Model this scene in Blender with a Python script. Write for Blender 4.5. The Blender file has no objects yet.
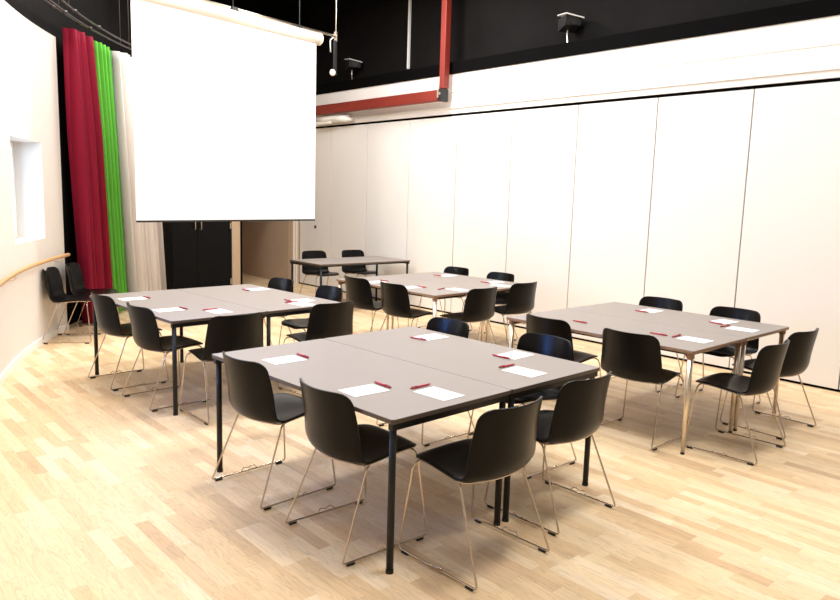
import bpy, bmesh, math, random
from math import sin, cos, pi, radians, sqrt
from mathutils import Vector, Matrix
random.seed(7)
scene = bpy.context.scene
COL = scene.collection

# ------------------------------------------------------------ camera
CAM_H, YAW, PITCH, ROLL, FPX = 1.66835, 0.72753, 0.14227, 0.029367, 720.04
fwd = Vector((sin(YAW)*cos(PITCH), cos(YAW)*cos(PITCH), -sin(PITCH)))
r0 = Vector((cos(YAW), -sin(YAW), 0)); u0 = r0.cross(fwd)
rgt = cos(ROLL)*r0 + sin(ROLL)*u0
upv = -sin(ROLL)*r0 + cos(ROLL)*u0
cam = bpy.data.objects.new('camera', bpy.data.cameras.new('camera'))
cam.data.sensor_width = 36.0
cam.data.lens = 36.0*FPX/840.0
cam.data.clip_start = 0.05
m = Matrix.Identity(4)
for i in range(3):
    m[i][0] = rgt[i]; m[i][1] = upv[i]; m[i][2] = -fwd[i]
m.translation = Vector((0, 0, CAM_H))
cam.matrix_world = m
COL.objects.link(cam)
scene.camera = cam

# ------------------------------------------------------------ world, lights, exposure
w = bpy.data.worlds.new('daylight'); scene.world = w; w.use_nodes = True
bg = w.node_tree.nodes['Background']
bg.inputs['Color'].default_value = (1.0, 0.85, 0.67, 1)
bg.inputs['Strength'].default_value = 0.75
def area_light(name, loc, sx, sy, power, col=(1.0, 0.965, 0.935), rot=(0, 0, 0)):
    l = bpy.data.lights.new(name, 'AREA'); l.shape = 'RECTANGLE'; l.size = sx; l.size_y = sy
    l.energy = power; l.color = col
    o = bpy.data.objects.new(name, l); o.location = loc; o.rotation_euler = rot; COL.objects.link(o)
    return o
for lx, ly, p in ((0.6, 1.5, 62), (3.0, 1.5, 155), (5.4, 1.5, 120),
                  (3.2, 4.8, 165), (5.6, 4.8, 135), (5.6, 7.2, 210), (2.6, 7.3, 165), (4.3, 9.3, 140)):  # last one, behind the screen, is added to brighten curtains and far floor
    area_light('ceiling_lamp', (lx, ly, 4.7), 1.5, 0.5, p)
area_light('ceiling_lamp', (1.0, 4.6, 4.7), 1.2, 0.5, 62)
# first lamp: daylight falling through the narrow window of the curved wall
area_light('window_daylight', (0.95, 8.62, 1.75), 1.1, 1.1, 110, (0.55, 0.75, 1.0), (radians(90), 0, radians(-115)))
area_light('window_daylight', (0.30, 4.94, 1.55), 0.75, 0.7, 115, (0.10, 0.32, 1.0), (radians(90), 0, radians(-109.5)))  # added blue lamp, out of view, gives two chair backs their gleam
scene.view_settings.view_transform = 'Standard'
scene.view_settings.look = 'None'
scene.view_settings.gamma = 1.0
scene.view_settings.use_curve_mapping = False
scene.view_settings.exposure = -0.64

# ------------------------------------------------------------ materials
def new_mat(name):
    m_ = bpy.data.materials.new(name); m_.use_nodes = True
    return m_, m_.node_tree.nodes, m_.node_tree.links, m_.node_tree.nodes['Principled BSDF']
def mat(name, col, rough=0.5, metal=0.0, spec=0.5, var=0.0, scale=30.0, bump=0.0):
    m_, n, l, b = new_mat(name)
    b.inputs['Base Color'].default_value = (*col, 1)
    b.inputs['Roughness'].default_value = rough
    b.inputs['Metallic'].default_value = metal
    b.inputs['Specular IOR Level'].default_value = spec
    if var or bump:
        tc = n.new('ShaderNodeTexCoord'); nz = n.new('ShaderNodeTexNoise')
        nz.inputs['Scale'].default_value = scale; nz.inputs['Detail'].default_value = 4
        l.new(tc.outputs['Object'], nz.inputs['Vector'])
        if var:
            mx = n.new('ShaderNodeMix'); mx.data_type = 'RGBA'
            mx.inputs[6].default_value = (*[c*(1-var) for c in col], 1)
            mx.inputs[7].default_value = (*[min(1, c*(1+var)) for c in col], 1)
            l.new(nz.outputs['Fac'], mx.inputs[0]); l.new(mx.outputs[2], b.inputs['Base Color'])
        if bump:
            bp = n.new('ShaderNodeBump'); bp.inputs['Strength'].default_value = bump
            bp.inputs['Distance'].default_value = 0.01
            l.new(nz.outputs['Fac'], bp.inputs['Height']); l.new(bp.outputs['Normal'], b.inputs['Normal'])
    return m_

M = {}
M['wall'] = mat('white_paint', (0.74, 0.695, 0.64), 0.75, var=0.015, scale=3)
M['panel'] = mat('panel_laminate', (0.80, 0.765, 0.72), 0.6, spec=0.3, var=0.01, scale=2)
M['fascia'] = mat('white_fascia', (0.90, 0.86, 0.81), 0.6, spec=0.3)
M['tan'] = mat('beige_paint', (0.62, 0.46, 0.31), 0.75, var=0.04, scale=3)
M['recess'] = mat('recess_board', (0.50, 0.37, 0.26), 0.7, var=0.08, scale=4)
M['white'] = mat('white_trim', (0.88, 0.85, 0.80), 0.5)
M['black'] = mat('black_paint', (0.0022, 0.002, 0.002), 0.8, spec=0.05, var=0.35, scale=2.5)
M['dkwall'] = mat('black_wall', (0.008, 0.0068, 0.0065), 0.7, spec=0.08, var=0.6, scale=1.6)
M['door'] = mat('black_door_laminate', (0.007, 0.007, 0.0075), 0.5, spec=0.12, var=0.2, scale=5)
M['screen'] = mat('screen_fabric', (0.93, 0.915, 0.89), 0.85, spec=0.1)
M['case'] = mat('screen_case_metal', (0.82, 0.73, 0.62), 0.45)
M['red'] = mat('red_steel_paint', (0.215, 0.021, 0.012), 0.5, var=0.12, scale=6)
M['chrome'] = mat('chrome', (0.58, 0.49, 0.40), 0.16, metal=1.0)
M['satin'] = mat('satin_steel', (0.78, 0.68, 0.56), 0.3, metal=1.0)
M['rail_metal'] = mat('dark_rail_metal', (0.12, 0.11, 0.10), 0.35, metal=0.6)
M['shell'] = mat('black_plastic_shell', (0.0035, 0.003, 0.003), 0.30, spec=0.16, bump=0.02, scale=300)
M['plastic'] = mat('black_plastic', (0.008, 0.008, 0.008), 0.5)
M['steel_black'] = mat('black_powder_coat', (0.006, 0.006, 0.007), 0.4, spec=0.35)
M['top'] = mat('grey_laminate', (0.283, 0.246, 0.222), 0.45, spec=0.25, var=0.025, scale=8)
M['edge'] = mat('beech_ply_edge', (0.26, 0.15, 0.085), 0.5, var=0.2, scale=60)
M['edge_dark'] = mat('dark_table_edge', (0.085, 0.06, 0.045), 0.5, var=0.2, scale=60)
M['paper'] = mat('white_paper', (0.93, 0.925, 0.92), 0.8, spec=0.1)
M['pen'] = mat('red_pen_plastic', (0.50, 0.008, 0.03), 0.35)
M['pen_dark'] = mat('pen_clip_plastic', (0.16, 0.01, 0.02), 0.35)
M['rubber'] = mat('black_rubber', (0.008, 0.008, 0.008), 0.7)
M['rail_wood'] = mat('beech_handrail', (0.60, 0.36, 0.17), 0.45, var=0.12, scale=9)
M['glass'] = mat('window_glass', (0.9, 0.95, 1.0), 0.05)
M['lamp_glass'] = mat('lamp_lens', (0.75, 0.73, 0.7), 0.2)
g = M['glass'].node_tree.nodes['Principled BSDF']; g.inputs['Transmission Weight'].default_value = 1.0
g.inputs['IOR'].default_value = 1.02

def curtain_mat(name, c1, c2, rough=0.8, sheen=0.0):
    m_, n, l, b = new_mat(name)
    tc = n.new('ShaderNodeTexCoord'); mp = n.new('ShaderNodeMapping'); nz = n.new('ShaderNodeTexNoise')
    mp.inputs['Scale'].default_value = (14, 14, 0.5); nz.inputs['Scale'].default_value = 1.4; nz.inputs['Detail'].default_value = 5
    mx = n.new('ShaderNodeMix'); mx.data_type = 'RGBA'
    mx.inputs[6].default_value = (*c1, 1); mx.inputs[7].default_value = (*c2, 1)
    l.new(tc.outputs['Object'], mp.inputs['Vector']); l.new(mp.outputs[0], nz.inputs['Vector'])
    l.new(nz.outputs['Fac'], mx.inputs[0]); l.new(mx.outputs[2], b.inputs['Base Color'])
    b.inputs['Roughness'].default_value = rough; b.inputs['Sheen Weight'].default_value = sheen
    b.inputs['Specular IOR Level'].default_value = 0.25
    return m_
M['crimson'] = curtain_mat('crimson_velvet', (0.185, 0.002, 0.016), (0.25, 0.004, 0.025))
M['green'] = curtain_mat('bright_green_cloth', (0.10, 0.42, 0.04), (0.14, 0.48, 0.055))
M['dkgreen'] = curtain_mat('dark_green_cloth', (0.03, 0.17, 0.04), (0.10, 0.27, 0.07))
M['cream'] = curtain_mat('off_white_cloth', (0.78, 0.71, 0.67), (0.86, 0.80, 0.76))

def floor_mat():
    m_, n, l, b = new_mat('parquet_strips')
    def math_(op, a, bb=None, cc=None):
        x = n.new('ShaderNodeMath'); x.operation = op
        for i, v in enumerate((a, bb, cc)):
            if v is None: continue
            if isinstance(v, (int, float)): x.inputs[i].default_value = v
            else: l.new(v, x.inputs[i])
        return x.outputs[0]
    tc = n.new('ShaderNodeTexCoord'); sp = n.new('ShaderNodeSeparateXYZ'); l.new(tc.outputs['Object'], sp.inputs[0])
    X, Y = sp.outputs[0], sp.outputs[1]
    row = math_('FLOOR', math_('DIVIDE', X, 0.072))
    wn = n.new('ShaderNodeTexWhiteNoise'); wn.noise_dimensions = '1D'; l.new(row, wn.inputs['W'])
    yy = math_('ADD', math_('DIVIDE', Y, 0.46), math_('MULTIPLY', wn.outputs['Value'], 9.0))
    colm = math_('FLOOR', yy)
    cb = n.new('ShaderNodeCombineXYZ'); l.new(row, cb.inputs[0]); l.new(colm, cb.inputs[1])
    wn2 = n.new('ShaderNodeTexWhiteNoise'); wn2.noise_dimensions = '2D'; l.new(cb.outputs[0], wn2.inputs['Vector'])
    cr = n.new('ShaderNodeValToRGB'); l.new(wn2.outputs['Value'], cr.inputs[0])
    e = cr.color_ramp.elements
    e[0].position = 0.0; e[0].color = (0.62, 0.42, 0.24, 1)
    e[1].position = 1.0; e[1].color = (0.83, 0.66, 0.45, 1)
    for p, c in ((0.08, (0.69, 0.48, 0.27, 1)), (0.25, (0.74, 0.53, 0.305, 1)), (0.6, (0.80, 0.60, 0.365, 1)), (0.85, (0.815, 0.625, 0.395, 1))):
        k = e.new(p); k.color = c
    # grain: a wavy figure along each strip
    off = n.new('ShaderNodeVectorMath'); off.operation = 'ADD'
    mp = n.new('ShaderNodeMapping'); mp.inputs['Scale'].default_value = (26, 2.4, 1)
    l.new(tc.outputs['Object'], mp.inputs['Vector']); l.new(mp.outputs[0], off.inputs[0])
    sc = n.new('ShaderNodeVectorMath'); sc.operation = 'SCALE'; sc.inputs['Scale'].default_value = 31.0
    l.new(wn2.outputs['Color'], sc.inputs[0]); l.new(sc.outputs[0], off.inputs[1])
    nz = n.new('ShaderNodeTexNoise'); nz.inputs['Scale'].default_value = 1.0; nz.inputs['Detail'].default_value = 3
    nz.inputs['Distortion'].default_value = 0.8
    l.new(off.outputs[0], nz.inputs['Vector'])
    band = math_('FRACT', math_('MULTIPLY', nz.outputs['Fac'], 7.0))
    gr = math_('MULTIPLY_ADD', math_('POWER', band, 3.0), -0.24, 1.06)
    nz2 = n.new('ShaderNodeTexNoise'); nz2.inputs['Scale'].default_value = 0.5; nz2.inputs['Detail'].default_value = 2
    l.new(mp.outputs[0], nz2.inputs['Vector'])
    gr = math_('MULTIPLY', gr, math_('MULTIPLY_ADD', nz2.outputs['Fac'], 0.16, 0.92))
    # thin joints between the strips
    fx = math_('FRACT', math_('DIVIDE', X, 0.072)); fy = math_('FRACT', yy)
    jx = math_('LESS_THAN', fx, 0.02); jy = math_('LESS_THAN', fy, 0.005)
    j = math_('MULTIPLY_ADD', math_('MAXIMUM', jx, jy), -0.14, 1.0)
    gr = math_('MULTIPLY', gr, j)
    vm = n.new('ShaderNodeVectorMath'); vm.operation = 'SCALE'
    l.new(cr.outputs[0], vm.inputs[0]); l.new(gr, vm.inputs['Scale'])
    l.new(vm.outputs[0], b.inputs['Base Color'])
    b.inputs['Roughness'].default_value = 0.42; b.inputs['Specular IOR Level'].default_value = 0.35
    return m_
M['floor'] = floor_mat()

# ------------------------------------------------------------ helpers
def tag(o, label=None, cat=None, group=None, kind=None):
    if label: o['label'] = label
    if cat: o['category'] = cat
    if group: o['group'] = group
    if kind: o['kind'] = kind
    return o
def obj(name, bm, mats, parent=None, smooth=False, kind=None):
    me = bpy.data.meshes.new(name)
    bmesh.ops.recalc_face_normals(bm, faces=bm.faces[:])
    if smooth:
        for f in bm.faces: f.smooth = True
    bm.to_mesh(me); bm.free()
    for m_ in (mats if isinstance(mats, (list, tuple)) else [mats]): me.materials.append(m_)
    o = bpy.data.objects.new(name, me); COL.objects.link(o)
    if smooth == 'angle':
        pass
    if parent: o.parent = parent
    if kind: o['kind'] = kind
    return o
def thing(name, label, cat, loc=(0, 0, 0), rz=0.0, group=None):
    o = bpy.data.objects.new(name, None); COL.objects.link(o)
    o.location = loc; o.rotation_euler = (0, 0, rz); o.empty_display_size = 0.1
    return tag(o, label, cat, group)
def copy_tree(o, parent=None):
    c = o.copy(); COL.objects.link(c)
    if parent: c.parent = parent; c.matrix_parent_inverse = o.matrix_parent_inverse.copy()
    for ch in list(o.children): copy_tree(ch, c)
    return c
def box(bm, c, s, rz=0.0, mi=0, bevel=0.0):
    t = Matrix.Translation(c) @ Matrix.Rotation(rz, 4, 'Z') @ Matrix.Diagonal((*s, 1))
    r = bmesh.ops.create_cube(bm, size=1.0, matrix=t)
    fs = {f for v in r['verts'] for f in v.link_faces}
    for f in fs: f.material_index = mi
    if bevel:
        es = list({e for v in r['verts'] for e in v.link_edges})
        bmesh.ops.bevel(bm, geom=es, offset=bevel, segments=2, affect='EDGES', profile=0.5)
    return fs
def span(bm, lo, hi, mi=0, bevel=0.0):
    lo = Vector(lo); hi = Vector(hi)
    return box(bm, (lo+hi)/2, hi-lo, 0, mi, bevel)
def B(): return bmesh.new()
def cyl(bm, p0, p1, r0_, r1_=None, n=16, cap=True, mi=0):
    p0 = Vector(p0); p1 = Vector(p1); r1_ = r0_ if r1_ is None else r1_
    d = (p1-p0); q = d.to_track_quat('Z', 'Y').to_matrix().to_4x4()
    t = Matrix.Translation((p0+p1)/2) @ q
    r = bmesh.ops.create_cone(bm, cap_ends=cap, segments=n, radius1=r0_, radius2=r1_, depth=d.length, matrix=t)
    for f in {f for v in r['verts'] for f in v.link_faces}: f.material_index = mi
def tube(bm, pts, r, n=10, closed=False):
    """sweep a round section along pts"""
    pts = [Vector(p) for p in pts]; N = len(pts); rings = []
    up = None
    for i, p in enumerate(pts):
        if closed: t = (pts[(i+1) % N]-pts[i-1]).normalized()
        else: t = (pts[min(i+1, N-1)]-pts[max(i-1, 0)]).normalized()
        if up is None:
            up = t.orthogonal().normalized()
        else:
            up = (up - t*up.dot(t)).normalized()
        s = t.cross(up)
        rings.append([bm.verts.new(p + r*(cos(2*pi*k/n)*up + sin(2*pi*k/n)*s)) for k in range(n)])
    R_ = range(N) if closed else range(N-1)
    for i in R_:
        a, b_ = rings[i], rings[(i+1) % N]
        for k in range(n):
            bm.faces.new((a[k], a[(k+1) % n], b_[(k+1) % n], b_[k]))
    if not closed:
        bm.faces.new(rings[0][::-1]); bm.faces.new(rings[-1])
def rounded(pts, r, seg=5):
    """fillet the corners of an open polyline"""
    pts = [Vector(p) for p in pts]; out = [pts[0]]
    for i in range(1, len(pts)-1):
        a, b_, c = pts[i-1], pts[i], pts[i+1]
        d1 = (a-b_); d2 = (c-b_); k = min(r, d1.length*.45, d2.length*.45)
        p = b_+d1.normalized()*k; q = b_+d2.normalized()*k
        for s in range(seg+1):
            t = s/seg; out.append((1-t)**2*p + 2*t*(1-t)*b_ + t*t*q)
    out.append(pts[-1]); return out
def struct(name, bm, m_, parent=None, smooth=False):
    return obj(name, bm, m_, parent, smooth, kind=None if parent else 'structure')

# ------------------------------------------------------------ the room
XW = 7.19          # face of the folding partition
YB = 11.50         # back wall
Y0 = -2.6
ZC = 4.95
P0 = Vector((1.28, 6.71)); TH0 = radians(19.5); RAD = 10.0
def arc(s, off=0.0):
    if s <= 0:
        q = P0 + s*Vector((sin(TH0), cos(TH0))); th = TH0
    else:
        c = P0 + RAD*Vector((cos(TH0), -sin(TH0))); th = TH0 + s/RAD
        q = c - RAD*Vector((cos(th), -sin(th)))
    return q + off*Vector((cos(th), -sin(th)))

bm = B(); span(bm, (-6.2, Y0, -0.10), (8.2, 14.2, 0.0)); struct('floor', bm, M['floor'])
bm = B(); span(bm, (-6.2, Y0, ZC), (8.2, 14.2, ZC+0.12)); struct('ceiling', bm, M['black'])

# curved left wall with a deep window niche
S_END = 2.62; TH_W = 0.40; ZT = 3.32
WS0, WS1, WZ0, WZ1 = 0.97, 2.02, 1.11, 2.12
WINS = ((WS0, WS1), (-2.5, -1.5))  # second opening is unseen, added to hold the blue gleam lamp
def ruled(bm, ss, zs, off, mi=0, hole=None):
    g_ = {}
    for i, s in enumerate(ss):
        for k, z in enumerate(zs):
            q = arc(s, off); g_[i, k] = bm.verts.new((q.x, q.y, z))
    for i in range(len(ss)-1):
        for k in range(len(zs)-1):
            if hole and any(h0 <= ss[i]+1e-4 and ss[i+1] <= h1+1e-4 for h0, h1 in hole[:2]) and hole[2] <= zs[k]+1e-4 and zs[k+1] <= hole[3]+1e-4: continue
            f = bm.faces.new((g_[i, k], g_[i+1, k], g_[i+1, k+1], g_[i, k+1])); f.material_index = mi
    return g_
ss = [-9.8, -6, -3, -2.5, -1.5, 0] + [x*0.1 for x in range(1, 8)] + [0.85, WS0, 1.1, 1.25, 1.4, 1.55, 1.7, 1.82, 1.93, WS1, 2.2, 2.35, 2.5, S_END]
zs = [0, WZ0, WZ1, ZT]
bm = B()
ruled(bm, ss, zs, 0.0, hole=(WINS[0], WINS[1], WZ0, WZ1))
ruled(bm, ss, zs, -TH_W, hole=(WINS[0], WINS[1], WZ0, WZ1))
# reveals of the niches, edges of the wall
def strip(bm, pa, pb):
    for i in range(len(pa)-1):
        bm.faces.new([bm.verts.new(v) for v in (pa[i], pa[i+1], pb[i+1], pb[i])])
for h0, h1 in WINS:
    hs = [s for s in ss if h0-1e-4 <= s <= h1+1e-4]
    for z in (WZ0, WZ1):
        strip(bm, [(*arc(s), z) for s in hs], [(*arc(s, -TH_W), z) for s in hs])
    for s in (h0, h1):
        strip(bm, [(*arc(s), WZ0), (*arc(s), WZ1)], [(*arc(s, -TH_W), WZ0), (*arc(s, -TH_W), WZ1)])
strip(bm, [(*arc(S_END), 0), (*arc(S_END), ZT)], [(*arc(S_END, -TH_W), 0), (*arc(S_END, -TH_W), ZT)])
strip(bm, [(*arc(s), ZT) for s in ss], [(*arc(s, -TH_W), ZT) for s in ss])
bmesh.ops.remove_doubles(bm, verts=bm.verts[:], dist=1e-4)
struct('wall_left', bm, M['wall'])
# black upper wall above it and black wall carrying on behind the curtains
ss2 = [-9.8, -6, -3, 0] + [x*0.25 for x in range(1, 27)]
bm = B()
ruled(bm, ss2, [ZT, ZC], -0.10)
ruled(bm, ss2, [ZT, ZC], -TH_W)
ss3 = [S_END] + [x*0.25 for x in range(11, 27)]
ruled(bm, ss3, [0, ZT], -0.06)
ruled(bm, ss3, [0, ZT], -TH_W)
struct('wall_backleft', bm, M['dkwall'])
# windows: the second is out of view, added for the blue gleam
for wi, (h0, h1) in enumerate(WINS):
    win = thing('window_%d' % (wi+1), None, None); win['kind'] = 'structure'
    fo = -0.30
    a, b_ = arc(h0+.005, fo), arc(h1-.005, fo); d = (b_-a).normalized(); ang = math.atan2(d.y, d.x); L_ = (b_-a).length
    mid = (a+b_)/2
    bm = B()
    for zc in (WZ0+.035, WZ1-.035): box(bm, (mid.x, mid.y, zc), (L_, .06, .06), ang)
    for t in (0.035, 0.52, 1-.035):
        q = a + (b_-a)*t; box(bm, (q.x, q.y, (WZ0+WZ1)/2), (.06, .062, WZ1-WZ0-.02), ang)
    obj('window_frame', bm, M['white'], win)
    bm = B(); box(bm, (mid.x, mid.y, (WZ0+WZ1)/2), (L_-.02, .008, WZ1-WZ0-.03), ang); obj('pane', bm, M['glass'], win)
    bm = B(); q = a+(b_-a)*.2 + Vector((-d.y, d.x))*-0.05
    box(bm, (q.x, q.y, WZ1-.22), (.03, .03, .09), ang, bevel=.005); obj('window_handle', bm, M['satin'], win)
# skirting of the curved wall
bm = B()
pa = [s for s in ss]
for lo, hi in ((0.0, 0.018),):
    g0 = ruled(bm, pa, [0, .07], hi); strip(bm, [(*arc(s, hi), .07) for s in pa], [(*arc(s, lo), .07) for s in pa])
struct('baseboard_left', bm, M['white'])

# folding partition on the right
wr = thing('wall_right', None, None); wr['kind'] = 'structure'
bm = B()
span(bm, (XW+.02, Y0, 0), (XW+.14, YB, 3.40)); obj('wall_core', bm, M['black'], wr)
YS = [2.25, 3.28, 4.31, 5.35, 6.38, 7.40, 8.42, 9.46, 10.48, 11.47]
YS = [Y0+.02, -1.88, -.85, .18, 1.22] + YS
for i in range(len(YS)-1):
    bm = B(); span(bm, (XW, YS[i]+.006, .024), (XW+.045, YS[i+1]-.006, 2.80), bevel=.002)
    obj('partition_panel', bm, M['panel'], wr)
bm = B(); span(bm, (XW+.004, Y0, 0), (XW+.05, YB, .022)); struct('baseboard_right', bm, M['black'])
bm = B()
span(bm, (XW-.012, Y0, 2.835), (XW+.05, YB, 2.905))
span(bm, (XW-.035, Y0, 2.905), (XW+.05, YB, 2.925))
struct('trim_1', bm, M['fascia'])
bm = B(); span(bm, (XW-.02, Y0, 2.925), (XW+.05, YB, 3.12)); span(bm, (XW-.028, Y0, 3.12), (XW+.05, YB, 3.37))
struct('trim_2', bm, M['fascia'])
bm = B(); span(bm, (XW-.05, Y0, 3.37), (XW+.34, YB, 3.53), bevel=.008); struct('trim_3', bm, M['black'])
bm = B(); span(bm, (XW+.20, Y0, 3.53), (XW+.34, YB+.1, ZC)); struct('wall_rightupper', bm, M['dkwall'])

# back wall with the door and the recess
DX0, DX1, RX0, RX1 = 4.60, 5.84, 6.00, 7.06
bm = B()
span(bm, (3.6, YB, 0), (DX0, YB+.16, 3.4), mi=1)
span(bm, (DX0, YB, 2.12), (DX1, YB+.16, 3.4))
span(bm, (DX1, YB, 0), (RX0, YB+.16, 3.4))
span(bm, (RX0, YB, 2.12), (RX1, YB+.16, 3.4))
span(bm, (RX1, YB, 0), (XW+.1, YB+.16, 3.4))
struct('wall_back', bm, [M['tan'], M['dkwall']])
bm = B(); span(bm, (3.2, YB-.01, 3.4), (XW+.34, YB+.2, ZC)); struct('wall_backupper', bm, M['black'])
bm = B()
span(bm, (RX1, YB+.16, 0), (RX1+.1, 13.6, 2.7))
span(bm, (RX0-.1, 13.5, 0), (RX1, 13.6, 2.7))
span(bm, (RX0-.1, YB+.16, 0), (RX0, 13.5, 2.7))
span(bm, (RX0-.1, YB+.16, 2.7), (RX1+.1, 13.6, 2.8))
struct('wall_recess', bm, M['recess'])
bm = B()
span(bm, (RX0, YB-.006, 0), (RX0+.035, YB+.17, 2.12)); struct('trim_4', bm, M['black'])
bm = B(); span(bm, (RX1+.005, YB-.012, 0), (RX1+.035, YB, 3.4)); span(bm, (RX1+.06, YB-.02, 0), (XW-.04, YB, 3.4)); struct('trim_5', bm, M['wall'])
door = thing('door_1', None, None, (0, 0, 0)); door['kind'] = 'structure'
xm = (DX0+DX1)/2
for i, (xa, xb) in enumerate(((DX0+.03, xm-.003), (xm+.003, DX1-.03))):
    bm = B(); span(bm, (xa, YB+.01, .02), (xb, YB+.055, 2.08), bevel=.002); lf = obj('door_leaf', bm, M['door'], door)
    hx = xb-.05 if i == 0 else xa+.05
    bm = B(); tube(bm, rounded([(hx, YB+.01, 1.02), (hx, YB-.04, 1.02), (hx, YB-.04, 1.17), (hx, YB+.01, 1.17)], .02), .008)
    obj('door_handle', bm, M['satin'], lf, True)
    ox = xa-.005 if i == 0 else xb+.005
    for hz in (.12, 1.08, 1.92):
        bm = B(); cyl(bm, (ox, YB-.004, hz-.05), (ox, YB-.004, hz+.05), .014); obj('hinge', bm, M['satin'], lf)
bm = B()
for xa, xb in ((DX0, DX0+.025), (DX1-.025, DX1)): span(bm, (xa, YB-.004, 0), (xb, YB+.1, 2.12))
span(bm, (DX0, YB-.004, 2.09), (DX1, YB+.1, 2.12)); obj('door_frame', bm, M['plastic'], door)

# ------------------------------------------------------------ projection screen
sa = Vector((2.925, 7.985)); sb = Vector((5.54, 8.46)); sd = (sb-sa).normalized(); sn = Vector((sd.y, -sd.x))
sang = math.atan2(sd.y, sd.x); sw = (sb-sa).length; sc_ = (sa+sb)/2
scr = thing('projection_screen', 'large white pull-down projection screen hanging from the black ceiling', 'projection screen', (sc_.x, sc_.y, 1.30), sang)
bm = B(); span(bm, (-sw/2, -.003, .02), (sw/2, .003, 2.42)); obj('screen_fabric', bm, M['screen'], scr)
bm = B(); span(bm, (-sw/2, -.012, 0), (sw/2, .012, .022), bevel=.004); obj('bottom_bar', bm, M['plastic'], scr)
bm = B()
cyl(bm, (-sw/2-.07, .02, 2.425), (sw/2+.06, .02, 2.425), .078, n=28)
obj('screen_case', bm, M['case'], scr, True)
for sx in (-1, 1):
    bm = B(); xx = sx*(sw/2+.065); cyl(bm, (xx-.012, .02, 2.425), (xx+.012, .02, 2.425), .083, n=28); obj('end_cap', bm, M['case'] if sx > 0 else M['plastic'], scr)
bm = B(); cyl(bm, (-sw/2+.1, .05, 2.53), (sw/2+.42, .05, 2.53), .016); obj('mounting_pipe', bm, M['satin'], scr, True)
for hx in (-sw/2+.25, .02, sw/2-.25):
    bm = B(); box(bm, (hx, .035, 2.515), (.09 if hx == .02 else .03, .07, .03 if hx != .02 else .05)); cyl(bm, (hx, .05, 2.53), (hx, .05, ZC-1.30), .006, n=8)
    obj('hanger', bm, M['plastic'], scr)
bm = B(); box(bm, (sw/2+.42, .05, 2.525), (.03, .05, .13), bevel=.004); cyl(bm, (sw/2+.42, .05, 2.58), (sw/2+.42, .05, ZC-1.30), .006, n=8); obj('clamp', bm, M['satin'], scr)
bm = B(); box(bm, (sw/2+.41, .05, 2.24), (.035, .04, .46)); obj('drive_rod', bm, M['plastic'], scr)
bm = B()
tube(bm, rounded([(sw/2+.36, .04, 2.50), (sw/2+.30, .04, 2.46), (sw/2+.31, .04, 2.30)], .03), .008, 8)
obj('pull_cord', bm, M['white'], scr, True)
bm = B(); bmesh.ops.create_uvsphere(bm, u_segments=14, v_segments=8, radius=.04, matrix=Matrix.Translation((sw/2+.335, .02, 2.03)) @ Matrix.Diagonal((1, 1, 1.15, 1))); obj('pull_knob', bm, M['white'], scr, True)

# ------------------------------------------------------------ red steel beam, fitting, pipe, lamps
rb = thing('steel_beam', 'red painted steel beam along the white fascia with an upright rising to the ceiling', 'beam', (7.03, 7.60, 3.0))
bm = B(); box(bm, (0, 1.86, .075), (.10, 3.72, .15), bevel=.008); obj('cross_beam', bm, M['red'], rb)
bm = B(); box(bm, (0, -.075, (ZC-3.0)/2+.08), (.10, .10, ZC-3.0-.16), bevel=.008); obj('upright', bm, M['red'], rb)
bm = B(); box(bm, (-.005, -.075, .07), (.115, .075, .17), bevel=.006); obj('end_cap', bm, M['plastic'], rb)
bm = B(); cyl(bm, (-.07, -.03, .04), (-.07, -.03, .17), .014); cyl(bm, (-.075, -.07, .09), (-.06, -.02, .09), .018); obj('bolt', bm, M['satin'], rb)
bm = B()
tube(bm, [(7.08, 10.75, 2.93), (7.07, 10.45, 2.915), (7.08, 10.2, 2.925), (7.08, 9.85, 2.90)], .055, 12)
box(bm, (7.09, 10.05, 2.885), (.08, .55, .05), bevel=.01); box(bm, (7.08, 10.55, 2.87), (.09, .5, .06), bevel=.01)
tag(obj('pipe_fitting', bm, M['white'], None, True), 'short white pipe fitting under the left end of the red beam', 'pipe')
bm = B(); span(bm, (7.355, 8.69, 3.60), (7.39, 8.72, ZC)); tag(obj('conduit', bm, M['white']), 'thin white vertical conduit on the upper black wall', 'conduit')
bm = B(); cyl(bm, (XW-.012, 10.95, 1.08), (XW+.002, 10.95, 1.08), .028, n=12); tag(obj('wall_knob', bm, M['plastic']), 'small dark round knob on the partition wall in the far corner', 'knob')

def spotlight(loc, rz, label, k=1.0):
    t = thing('spotlight', label, 'lamp', loc, rz, 'stage lamps on the black ledge')
    bm = B(); box(bm, (0, 0, .006), (.07, .05, .012)); tube(bm, rounded([(0, 0, .01), (.03, .0, .12), (.0, 0, .26)], .04), .009, 8); obj('bracket', bm, M['satin'], t)
    bm = B(); v = []
    for (x, y, z) in ((-.14, -.10, .20), (.07, -.10, .16), (.09, -.10, .30), (-.16, -.10, .31)): v.append((x, y, z))
    a_ = [bm.verts.new(q) for q in v]; b2 = [bm.verts.new((q[0], .10, q[2])) for q in v]
    bm.faces.new(a_); bm.faces.new(b2[::-1])
    for i in range(4): bm.faces.new((a_[i], a_[(i+1) % 4], b2[(i+1) % 4], b2[i]))
    h = obj('housing', bm, M['plastic'], t)
    bm = B()
    bmesh.ops.create_cube(bm, size=1.0, matrix=Matrix.Translation((-.05, 0, .315)) @ Matrix.Rotation(radians(-7), 4, 'Y') @ Matrix.Rotation(radians(9), 4, 'X') @ Matrix.Diagonal((.29, .23, .012, 1))); obj('barn_door', bm, M['lamp_glass'], h)
    bm = B(); cyl(bm, (-.145, 0, .25), (-.155, 0, .25), .05); obj('lens', bm, M['plastic'], h)
    return t
spotlight((7.26, 5.62, 3.531), radians(60), 'black spotlight with a pale top flap, on the ledge right of the red upright')
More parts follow.
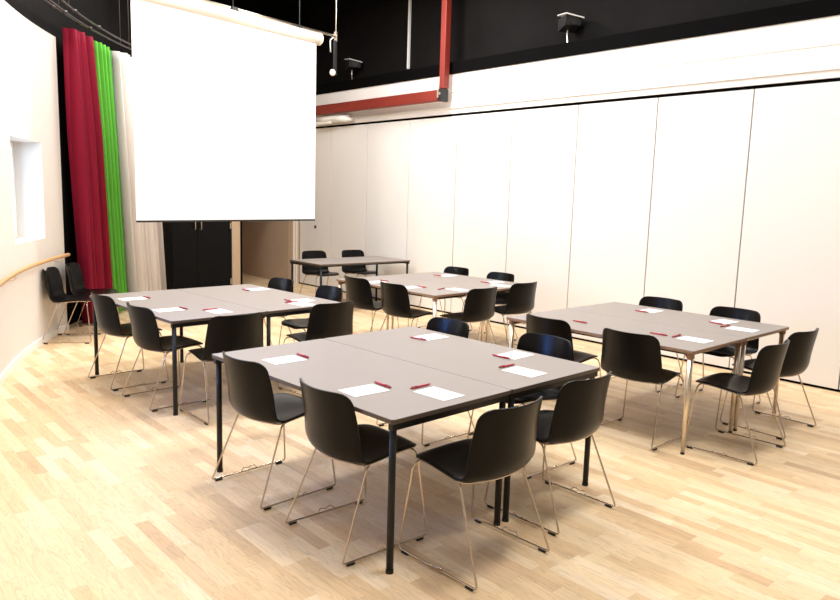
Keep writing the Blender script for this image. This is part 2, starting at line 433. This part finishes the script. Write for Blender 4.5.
spotlight((7.26, 10.0, 3.531), radians(70), 'black spotlight on the ledge beside the projection screen', 1.0)

# ------------------------------------------------------------ curtains, rails
def ease(a_, b2, t): return a_ + (b2-a_)*t
def curtain(name, key, top, bot, off, folds, amp, zt, zb, label, seed, flare=.0):
    rnd = random.Random(seed); ph = [rnd.uniform(0, 6.28) for _ in range(4)]
    nu, nz_ = folds*12, 26
    bm = B(); G = []
    for k in range(nz_+1):
        t = k/nz_; z = zt + (zb-zt)*t; row = []
        tt = t**1.2
        s0 = ease(top[0], bot[0], tt); s1 = ease(top[1], bot[1], tt)
        for i in range(nu+1):
            u = i/nu
            wob = .012*sin(9*u+ph[0]+t*2.0) + .006*sin(23*u+ph[1]+t*5)
            phase = 2*pi*folds*u + 1.1*sin(5*u+ph[2]) + .5*t*sin(11*u+ph[3])
            a2 = amp*(.55+.45*sin(7.3*u+ph[1])**2)*(0.7+.3*min(1, t*3))
            o_ = off + a2*sin(phase) + .25*a2*sin(2.3*phase+ph[0]) + wob*.4
            s = s0+(s1-s0)*u + .55*a2*cos(phase)
            q = arc(s, o_); zz = z
            if k == 0: zz = z - .015*(0.5+0.5*sin(phase*1.0))
            row.append(bm.verts.new((q.x, q.y, zz)))
        G.append(row)
    for k in range(nz_):
        for i in range(nu): bm.faces.new((G[k][i], G[k][i+1], G[k+1][i+1], G[k+1][i]))
    o = obj(name, bm, M[key], None, True)
    md = o.modifiers.new('solid', 'SOLIDIFY'); md.thickness = .004
    return tag(o, label, 'curtain', 'curtains on the curved rail')
curtain('curtain', 'crimson', (2.64, 3.20), (2.86, 3.58), .15, 7, .13, 3.44, .02, 'crimson red floor-length curtain at the end of the white curved wall', 1)
curtain('curtain', 'green', (3.30, 3.72), (3.66, 4.02), .17, 4, .11, 3.44, .03, 'bright green floor-length curtain between the red and the white ones', 2)
curtain('curtain', 'dkgreen', (3.75, 3.87), (4.05, 4.19), .13, 2, .08, 3.43, .03, 'narrow dark green curtain between the bright green and the white one', 5)
curtain('curtain', 'cream', (3.96, 4.80), (4.30, 5.10), .19, 9, .13, 3.44, .03, 'off-white pleated curtain hanging behind the left edge of the projection screen', 3)
for off, z, what in ((.06, 3.60, 'nearest the wall'), (.18, 3.55, 'in the middle, carrying the curtains'), (.28, 3.57, 'furthest from the wall')):
    bm = B(); tube(bm, [(*arc(s*.2-1.0, off), z) for s in range(0, 36)], .011, 8)
    for s in (0.0, 2.2, 4.4):
        q = arc(s, off); cyl(bm, (q.x, q.y, z), (q.x, q.y, ZC+.02), .006, n=8)
    for s in (1.6, 2.4, 3.2):
        q = arc(s, off); box(bm, (q.x, q.y, z), (.05, .04, .03), 1.0)
    tag(obj('curtain_rail', bm, M['rail_metal'], None, True), 'thin curved curtain rail under the black ceiling, the one '+what, 'curtain rail', 'curved curtain rails')
# wooden hand rail
hr = thing('handrail', 'pale wooden handrail following the curved white wall', 'handrail', (0, 0, 0))
bm = B(); tube(bm, [(*arc(-9+s*.25, .085), .89) for s in range(0, 47)], .021, 12); obj('rail', bm, M['rail_wood'], hr, True)
for s in (-7, -5, -3, -1, 0.5, 2.3):
    bm = B(); q = arc(s, .085); q2 = arc(s, .0); tube(bm, rounded([(q.x, q.y, .875), (q.x, q.y, .83), (q2.x, q2.y, .83)], .03), .006, 8); obj('bracket', bm, M['satin'], hr, True)

# ------------------------------------------------------------ tables
L, W, H, TH = 1.61, 0.8025, 0.72, 0.022
def make_table(kind):
    t = thing('table', None, None)
    bm = B(); fs = box(bm, (W/2, L/2, H-TH/2), (W, L, TH))
    bmesh.ops.bevel(bm, geom=[e for e in bm.edges if abs(e.verts[0].co.z-e.verts[1].co.z) > .01], offset=.008, segments=2, affect='EDGES')
    for f in bm.faces:
        if abs(f.normal.z) < .5: f.material_index = 1
    o = obj('tabletop', bm, [M['top'], M['edge'] if kind == 'chrome' else M['edge_dark']], t)
    bv = o.modifiers.new('bevel', 'BEVEL'); bv.width = .0015; bv.segments = 1; bv.limit_method = 'ANGLE'
    I = .032
    if kind == 'black':
        bm = B()
        for y in (.024, L-.024): box(bm, (W/2, y, H-TH-.016), (W-.02, .028, .032))
        for x in (.13, W-.13): box(bm, (x, L/2, H-TH-.016), (.025, L-.08, .030))
        obj('frame', bm, M['steel_black'], t)
        for x in (I, W-I):
            for y in (I, L-I):
                bm = B(); cyl(bm, (x, y, .012), (x, y, H-TH-.001), .0165, n=20); lg = obj('leg', bm, M['steel_black'], t, True)
                bm = B(); cyl(bm, (x, y, 0), (x, y, .018), .018, n=20); obj('foot', bm, M['rubber'], lg)
    else:
        bm = B()
        for y in (.07, L-.07):
            tube(bm, [(.05, y, H-TH-.022), (W-.05, y, H-TH-.022)], .012, 10)
        for x in (.085, W-.085): box(bm, (x, L/2, H-TH-.013), (.02, L-.16, .026))
        obj('frame', bm, M['chrome'], t, False)
        for x in (I+.006, W-I-.006):
            for y in (I+.006, L-I-.006):
                bm = B(); cyl(bm, (x, y, .012), (x, y, H-TH-.02), .0125, .0215, n=20); lg = obj('leg', bm, M['satin'], t, True)
                bm = B(); cyl(bm, (x, y, 0), (x, y, .014), .0135, n=20); obj('foot', bm, M['rubber'], lg)
                bm = B(); cyl(bm, (x, y, H-TH-.034), (x, y, H-TH), .0265, n=20); obj('collar', bm, M['edge'], lg)
    return t
tb_black = make_table('black'); tb_chrome = make_table('chrome')
used = set()
def place_table(src, x, y, a, off, label, group):
    key = src.name
    o = src if key not in used else copy_tree(src)
    used.add(key)
    o.location = (x+off*cos(a), y+off*sin(a), 0); o.rotation_euler = (0, 0, a)
    return tag(o, label, 'table', group)
TB = {'t1': (1.9007, 2.2870, .03766), 't2': (2.0837, 5.0499, .0479), 't3': (4.4171, 2.2542, .0207), 't4': (4.7350, 5.0980, .034)}
place_table(tb_black, *TB['t1'], 0.0, 'grey-topped black-legged table nearest the camera, left half of the front pair', 'black-legged meeting tables')
place_table(tb_black, *TB['t1'], W+.004, 'grey-topped black-legged table, right half of the front pair with three white papers', 'black-legged meeting tables')
place_table(tb_black, *TB['t2'], 0.0, 'black-legged table, left half of the pair nearest the curtains', 'black-legged meeting tables')
place_table(tb_black, *TB['t2'], W+.004, 'black-legged table, far half of the pair nearest the curtains', 'black-legged meeting tables')
place_table(tb_black, 7.06, 8.17, pi/2, 0.0, 'empty black-legged table standing alone at the far wall', 'black-legged meeting tables')
place_table(tb_chrome, *TB['t3'], 0.0, 'chrome-legged table, near half of the right-hand pair', 'chrome-legged meeting tables')
place_table(tb_chrome, *TB['t3'], W+.004, 'chrome-legged table, wall-side half of the right-hand pair', 'chrome-legged meeting tables')
place_table(tb_chrome, *TB['t4'], 0.0, 'chrome-legged table, near half of the middle rear pair', 'chrome-legged meeting tables')
place_table(tb_chrome, *TB['t4'], W+.004, 'chrome-legged table, wall-side half of the middle rear pair', 'chrome-legged meeting tables')

# ------------------------------------------------------------ chairs
def spline(ctrl, t):
    """Catmull-Rom through ctrl at t in 0..1"""
    n = len(ctrl)-1; x = min(t*n, n-1e-6); i = int(x); f = x-i
    p = [ctrl[max(0, min(n, i+k))] for k in (-1, 0, 1, 2)]
    return tuple(.5*((2*p[1][d_])+(-p[0][d_]+p[2][d_])*f+(2*p[0][d_]-5*p[1][d_]+4*p[2][d_]-p[3][d_])*f*f+(-p[0][d_]+3*p[1][d_]-3*p[2][d_]+p[3][d_])*f**3) for d_ in range(len(p[0])))
#        y      z     halfwidth  dish(z)  wrap(y)
PROF = [( .262, .444, .172, -.006, 0.0),
        ( .225, .463, .196, -.005, 0.0),
        ( .150, .463, .212,  .004, 0.0),
        ( .060, .450, .224,  .014, 0.0),
        (-.035, .434, .236,  .024, 0.006),
        (-.120, .426, .243,  .030, 0.024),
        (-.182, .448, .244,  .026, 0.050),
        (-.211, .505, .240,  .012, 0.068),
        (-.224, .580, .234,  .004, 0.076),
        (-.241, .675, .226,  .0,   0.078),
        (-.264, .787, .216,  .0,   0.076)]
def shell_pt(u, t):
    y, z, hw, dish, wrap = spline(PROF, t)
    return y, z, hw, dish, wrap
def make_chair():
    t = thing('chair', None, None)
    nu, nv = 16, 30
    # arc-length table so that end rounding is metric
    ts = [i/200 for i in range(201)]; P_ = [shell_pt(0, q) for q in ts]; acc = [0.0]
    for i in range(200): acc.append(acc[-1]+math.hypot(P_[i+1][0]-P_[i][0], P_[i+1][1]-P_[i][1]))
    Lt = acc[-1]
    def t_at(s):
        for i in range(200):
            if acc[i+1] >= s: return ts[i]+(s-acc[i])/(acc[i+1]-acc[i]+1e-9)/200
        return 1.0
    rows = [0, .006, .016, .03, .05, .07] 
    rows = rows + [.07+(Lt-.14)*k/(nv-8) for k in range(1, nv-8)] + [Lt-q for q in (.07, .05, .03, .016, .006, 0)]
    bm = B(); G = []
    for s in rows:
        y, z, hw, dish, wrap = shell_pt(0, t_at(s))
        dd = min(s, Lt-s); r = .075 if s < Lt/2 else .055
        w_ = hw if dd >= r else hw - r + sqrt(max(0, r*r-(r-dd)**2))
        row = []
        for i in range(nu+1):
            u = -1+2*i/nu; x = u*w_; e = abs(x/hw)
            row.append(bm.verts.new((x, y+wrap*e**2.1, z+dish*e**2.2)))
        G.append(row)
    for k in range(len(G)-1):
        for i in range(nu): bm.faces.new((G[k][i], G[k][i+1], G[k+1][i+1], G[k+1][i]))
    sh = obj('seat_shell', bm, M['shell'], t, True)
    md = sh.modifiers.new('solid', 'SOLIDIFY'); md.thickness = .011; md.offset = 0
    md = sh.modifiers.new('soft', 'BEVEL'); md.width = .003; md.segments = 2; md.limit_method = 'ANGLE'; md.angle_limit = radians(50)
    R_ = .0051
    zr = .0135
    for sx in (-1, 1):
        bm = B()
        pts = [(sx*.140, .200, .444), (sx*.200, .205, .443), (sx*.218, .210, .415), (sx*.259, .250, zr), (sx*.259, -.250, zr), (sx*.212, -.085, .425), (sx*.190, -.03, .434)]
        tube(bm, rounded(pts, .022, 5), R_, 10)
        lg = obj('sled_leg', bm, M['chrome'], t, True)
        for y in (.205, -.205):
            bm = B(); box(bm, (sx*.259, y, .0065), (.016, .042, .013), bevel=.003); obj('glide', bm, M['rubber'], lg)
        bm = B()
        cx = sx*.259; e = sx
        tube(bm, rounded([(cx, -.055, zr+.004), (cx+e*.012, -.035, zr+.022), (cx+e*.014, 0, zr+.008), (cx+e*.014, .03, zr+.024), (cx, .05, zr+.004)], .012, 3), .0026, 6)
        obj('linking_clip', bm, M['chrome'], lg, True)
    # frame hugging the underside of the shell
    def under(x, t_, gap=.0125):
        y, z, hw, dish, wrap = shell_pt(0, t_); y2, z2 = shell_pt(0, min(1, t_+.01))[:2]
        e = abs(x/hw); ty, tz = y2-y, z2-z; l_ = math.hypot(ty, tz)
        return (x, y+wrap*e**2.1+gap*tz/l_, z+dish*e**2.2-gap*abs(ty)/l_)
    bm = B()
    side = [(.150, .10), (.185, .16), (.198, .24), (.205, .32), (.212, .40), (.214, .48), (.200, .54), (.165, .575), (.11, .59), (.05, .595), (0, .597)]
    loop = [under(-x, t_) for x, t_ in side] + [under(x, t_) for x, t_ in side[-2::-1]]
    fine = [spline(loop, i/70) for i in range(71)]
    tube(bm, fine, R_, 8); obj('seat_frame', bm, M['chrome'], t, True)
    bm = B()
    tube(bm, [under(-.15, .10), under(0, .10), under(.15, .10)], R_, 8); tube(bm, [under(-.195, .40), under(-.1, .40), under(.1, .40), under(.195, .40)], R_, 8)
    obj('cross_bar', bm, M['chrome'], t, True)
    return t
chair0 = make_chair()
CH = [
 ('t1', 2.025, 3.497, -1.522, 'black chair at the left side of the front table, further from the camera'),
 ('t1', 2.045, 2.735, -1.598, 'black shell chair at the left side of the front table, beside its nearest leg'),
 ('t1', 2.363, 2.213, 0.040, 'black chair in the foreground, back turned, at the near end of the front table'),
 ('t1', 3.060, 2.312, 0.029, 'black chair at the right corner of the front table, behind the foreground one'),
 ('t1', 3.389, 3.704, 1.538, 'left of two chairs across the front table with blue gleaming backrests'),
 ('t1', 3.500, 2.905, 1.537, 'right of two chairs across the front table with blue gleaming backrests'),
 ('t2', 2.185, 6.266, -1.536, 'leftmost chair at the table by the curtains, nearest the red curtain'),
 ('t2', 2.220, 5.525, -1.526, 'second chair along the left side of the table by the curtains'),
 ('t2', 2.453, 4.950, 0.012, 'black chair at the near end of the curtain-side table, beside its front leg'),
 ('t2', 3.385, 5.075, 0.041, 'black chair with its wide back to us at the right corner of the curtain-side table'),
 ('t2', 3.715, 5.689, 1.540, 'chair at the far side of the curtain-side table, seat showing under the top'),
 ('t2', 3.648, 6.457, 1.616, 'chair at the curtain-side table below the brown recess, only its top edge showing'),
 ('t3', 4.560, 3.425, -1.609, 'black chair left of the right-hand table, partly behind the right gleaming blue back'),
 ('t3', 4.572, 2.720, -1.534, 'black chair with its full back to us left of the right table\'s front chrome leg'),
 ('t3', 4.878, 2.132, 0.054, 'black chair at the near end of the right-hand table, beside the front chrome leg'),
 ('t3', 5.597, 2.210, -0.041, 'rightmost black chair, at the near end of the right-hand table towards the wall'),
 ('t3', 5.985, 3.510, 1.578, 'chair at the wall side of the right-hand table, left one of two'),
 ('t3', 5.965, 2.794, 1.565, 'chair at the wall side of the right-hand table, right one of two'),
 ('t4', 4.852, 6.289, -1.560, 'leftmost black chair at the middle rear table, its back to us'),
 ('t4', 4.874, 5.684, -1.590, 'second black chair from the left at the middle rear table, its back to us'),
 ('t4', 5.245, 5.135, 0.038, 'black chair at the near end of the middle rear table, right of its front leg'),
 ('t4', 6.003, 5.235, 0.018, 'black chair at the right end of the middle rear table, nearest the wall'),
 ('t4', 6.262, 6.552, 1.575, 'chair behind the middle rear table, left of two showing only their tops'),
 ('t4', 6.284, 5.816, 1.557, 'chair behind the middle rear table, right of two showing only their tops'),
 ('t5', 6.193, 9.280, 3.151, 'left chair behind the lone far table'),
 ('t5', 6.880, 9.200, 3.158, 'right chair behind the lone far table, nearer the white partition'),
 ('w', 2.335, 8.365, -2.100, 'spare black chair against the curved white wall, nearer the camera'),
 ('w', 2.675, 8.775, -2.100, 'spare black chair against the curved wall, next to the red curtain'),
]
GN = {'t1': 'chairs around the front table', 't2': 'chairs around the table by the curtains', 't3': 'chairs around the right-hand table',
      't4': 'chairs around the middle rear table', 't5': 'chairs at the lone far table', 'w': 'spare chairs by the curved wall'}
for i, (k, x, y, a, lab) in enumerate(CH):
    o = chair0 if i == 0 else copy_tree(chair0)
    o.location = (x, y, 0); o.rotation_euler = (0, 0, a)
    tag(o, lab, 'chair', GN[k])

# ------------------------------------------------------------ papers and pens
PZ = H + .0006
bm = B(); box(bm, (0, 0, .0006), (.148, .210, .0012)); paper0 = obj('paper_sheet', bm, M['paper'])
pen0 = thing('pen', None, None)
bm = B()
cyl(bm, (0, -.060, .0055), (0, .040, .0055), .0052, n=12)
cyl(bm, (0, .040, .0055), (0, .062, .0055), .0052, .0040, n=12)
obj('barrel', bm, M['pen'], pen0, True)
bm = B(); cyl(bm, (0, -.060, .0055), (0, -.075, .0055), .0048, .0012, n=12); obj('tip', bm, M['pen_dark'], pen0, True)
bm = B(); box(bm, (0, .040, .0118), (.004, .046, .0018)); box(bm, (0, .066, .0055), (.004, .010, .004)); obj('clip', bm, M['pen_dark'], pen0)
n_p = [0]; n_q = [0]
def paper(x, y, a, lab, group):
    o = paper0 if n_p[0] == 0 else copy_tree(paper0); n_p[0] += 1
    o.location = (x, y, PZ); o.rotation_euler = (0, 0, a); tag(o, lab, 'paper', group)
def pen(x0, y0, x1, y1, lab, group, z=PZ):
    o = pen0 if n_q[0] == 0 else copy_tree(pen0); n_q[0] += 1
    o.location = ((x0+x1)/2, (y0+y1)/2, z+.0002); o.rotation_euler = (0, 0, math.atan2(y1-y0, x1-x0)-pi/2); tag(o, lab, 'pen', group)
PI2 = pi/2
g1p, g1q = 'paper sheets on the front table', 'red pens on the front table'
paper(2.112, 3.524, PI2+.02, 'white paper on the front table before the further left chair', g1p)
pen(2.248, 3.61, 2.242, 3.47, 'red pen beside the paper at the further left chair of the front table', g1q)
paper(2.088, 2.738, PI2-.02, 'white paper on the front table before the chair at its nearest leg', g1p)
pen(2.220, 2.823, 2.215, 2.68, 'red pen beside the paper at the chair by the front table\'s nearest leg', g1q)
paper(2.349, 2.480, .06, 'white paper at the near end of the front table, left of the seam', g1p)
pen(2.416, 2.625, 2.290, 2.617, 'red pen at the near end of the front table, left of the seam', g1q)
paper(3.047, 2.532, .06, 'white paper nearest the right corner of the front table', g1p)
pen(3.121, 2.672, 2.990, 2.668, 'red pen above the paper nearest the right corner of the front table', g1q)
paper(3.335, 2.850, PI2+.1, 'white paper before the right gleaming blue-backed chair', g1p)
pen(3.206, 2.915, 3.212, 2.785, 'red pen by the paper before the right gleaming blue-backed chair', g1q)
paper(3.285, 3.565, PI2+.05, 'white paper at the far side of the front table before the left blue-gleaming chair', g1p)
pen(3.145, 3.610, 3.168, 3.490, 'red pen at the far side of the front table before the left blue-gleaming chair', g1q)
g2p, g2q = 'paper sheets on the table by the curtains', 'red pens on the table by the curtains'
paper(2.245, 6.268, PI2, 'white paper on the curtain-side table before its leftmost chair', g2p)
pen(2.365, 6.33, 2.372, 6.20, 'red pen on the curtain-side table before its leftmost chair', g2q)
paper(2.265, 5.545, PI2, 'white paper on the curtain-side table before the second left chair', g2p)
pen(2.385, 5.61, 2.392, 5.48, 'red pen on the curtain-side table before the second left chair', g2q)
paper(2.565, 5.290, .05, 'white paper at the near end of the curtain-side table by the front leg', g2p)
pen(2.60, 5.385, 2.47, 5.37, 'red pen at the near end of the curtain-side table by the front leg', g2q)
paper(3.44, 5.455, PI2, 'white paper at the right of the curtain-side table, farther of two', g2p)
pen(3.325, 5.555, 3.325, 5.425, 'red pen at the right of the curtain-side table, farther of two', g2q)
paper(3.335, 5.278, .1, 'white paper at the right end of the curtain-side table, nearer of two', g2p)
pen(3.36, 5.398, 3.25, 5.395, 'red pen at the right end of the curtain-side table, nearer of two', g2q)
paper(3.475, 6.315, PI2, 'white paper on the curtain-side table near the brown recess', g2p)
pen(3.337, 6.36, 3.345, 6.23, 'red pen on the curtain-side table near the brown recess', g2q)
g3p, g3q = 'paper sheets on the right-hand table', 'red pens on the right-hand table'
paper(5.770, 3.380, PI2+.05, 'white paper on the right-hand table before the left wall-side chair', g3p)
pen(5.645, 3.455, 5.635, 3.320, 'red pen on the right-hand table before the left wall-side chair', g3q)
paper(4.810, 2.455, .02, 'white paper on the right-hand table near its front chrome leg', g3p)
pen(4.745, 2.592, 4.877, 2.597, 'red pen on the right-hand table near its front chrome leg', g3q)
paper(5.790, 2.715, PI2-.05, 'white paper on the right-hand table before the right wall-side chair', g3p)
pen(5.645, 2.770, 5.610, 2.640, 'red pen on the right-hand table before the right wall-side chair', g3q)
paper(5.550, 2.455, .05, 'white paper at the near edge of the right-hand table before the rightmost chair', g3p)
pen(5.50, 2.60, 5.62, 2.59, 'red pen beside the papers at the far corner of the right-hand table', g3q)
pen(4.694, 3.420, 4.690, 3.290, 'red pen lying alone behind the back of the left-side chair of the right-hand table', g3q)
pen(4.754, 2.770, 4.756, 2.640, 'red pen peeping out right of the second left-side chair of the right-hand table', g3q)
g4p, g4q = 'paper sheets on the middle rear table', 'red pens on the middle rear table'
paper(4.90, 6.240, PI2, 'white paper on the middle rear table before its leftmost chair', g4p)
pen(5.03, 6.33, 5.035, 6.20, 'red pen on the middle rear table before its leftmost chair', g4q)
paper(4.925, 5.700, PI2, 'white paper on the middle rear table before its second left chair', g4p)
pen(5.045, 5.71, 5.05, 5.58, 'red pen on the middle rear table before its second left chair', g4q)
paper(5.250, 5.320, .05, 'white paper at the near end of the middle rear table', g4p)
pen(5.06, 5.405, 5.18, 5.44, 'red pen at the near end of the middle rear table', g4q)
paper(6.090, 6.350, PI2, 'white paper at the far side of the middle rear table, left of two', g4p)
pen(5.965, 6.46, 5.972, 6.33, 'red pen at the far side of the middle rear table, left of two', g4q)
paper(6.115, 5.590, PI2, 'white paper at the far side of the middle rear table, right of two', g4p)
pen(5.975, 5.67, 5.982, 5.54, 'red pen at the far side of the middle rear table, right of two', g4q)
paper(5.930, 5.320, .05, 'white paper at the right end of the middle rear table', g4p)
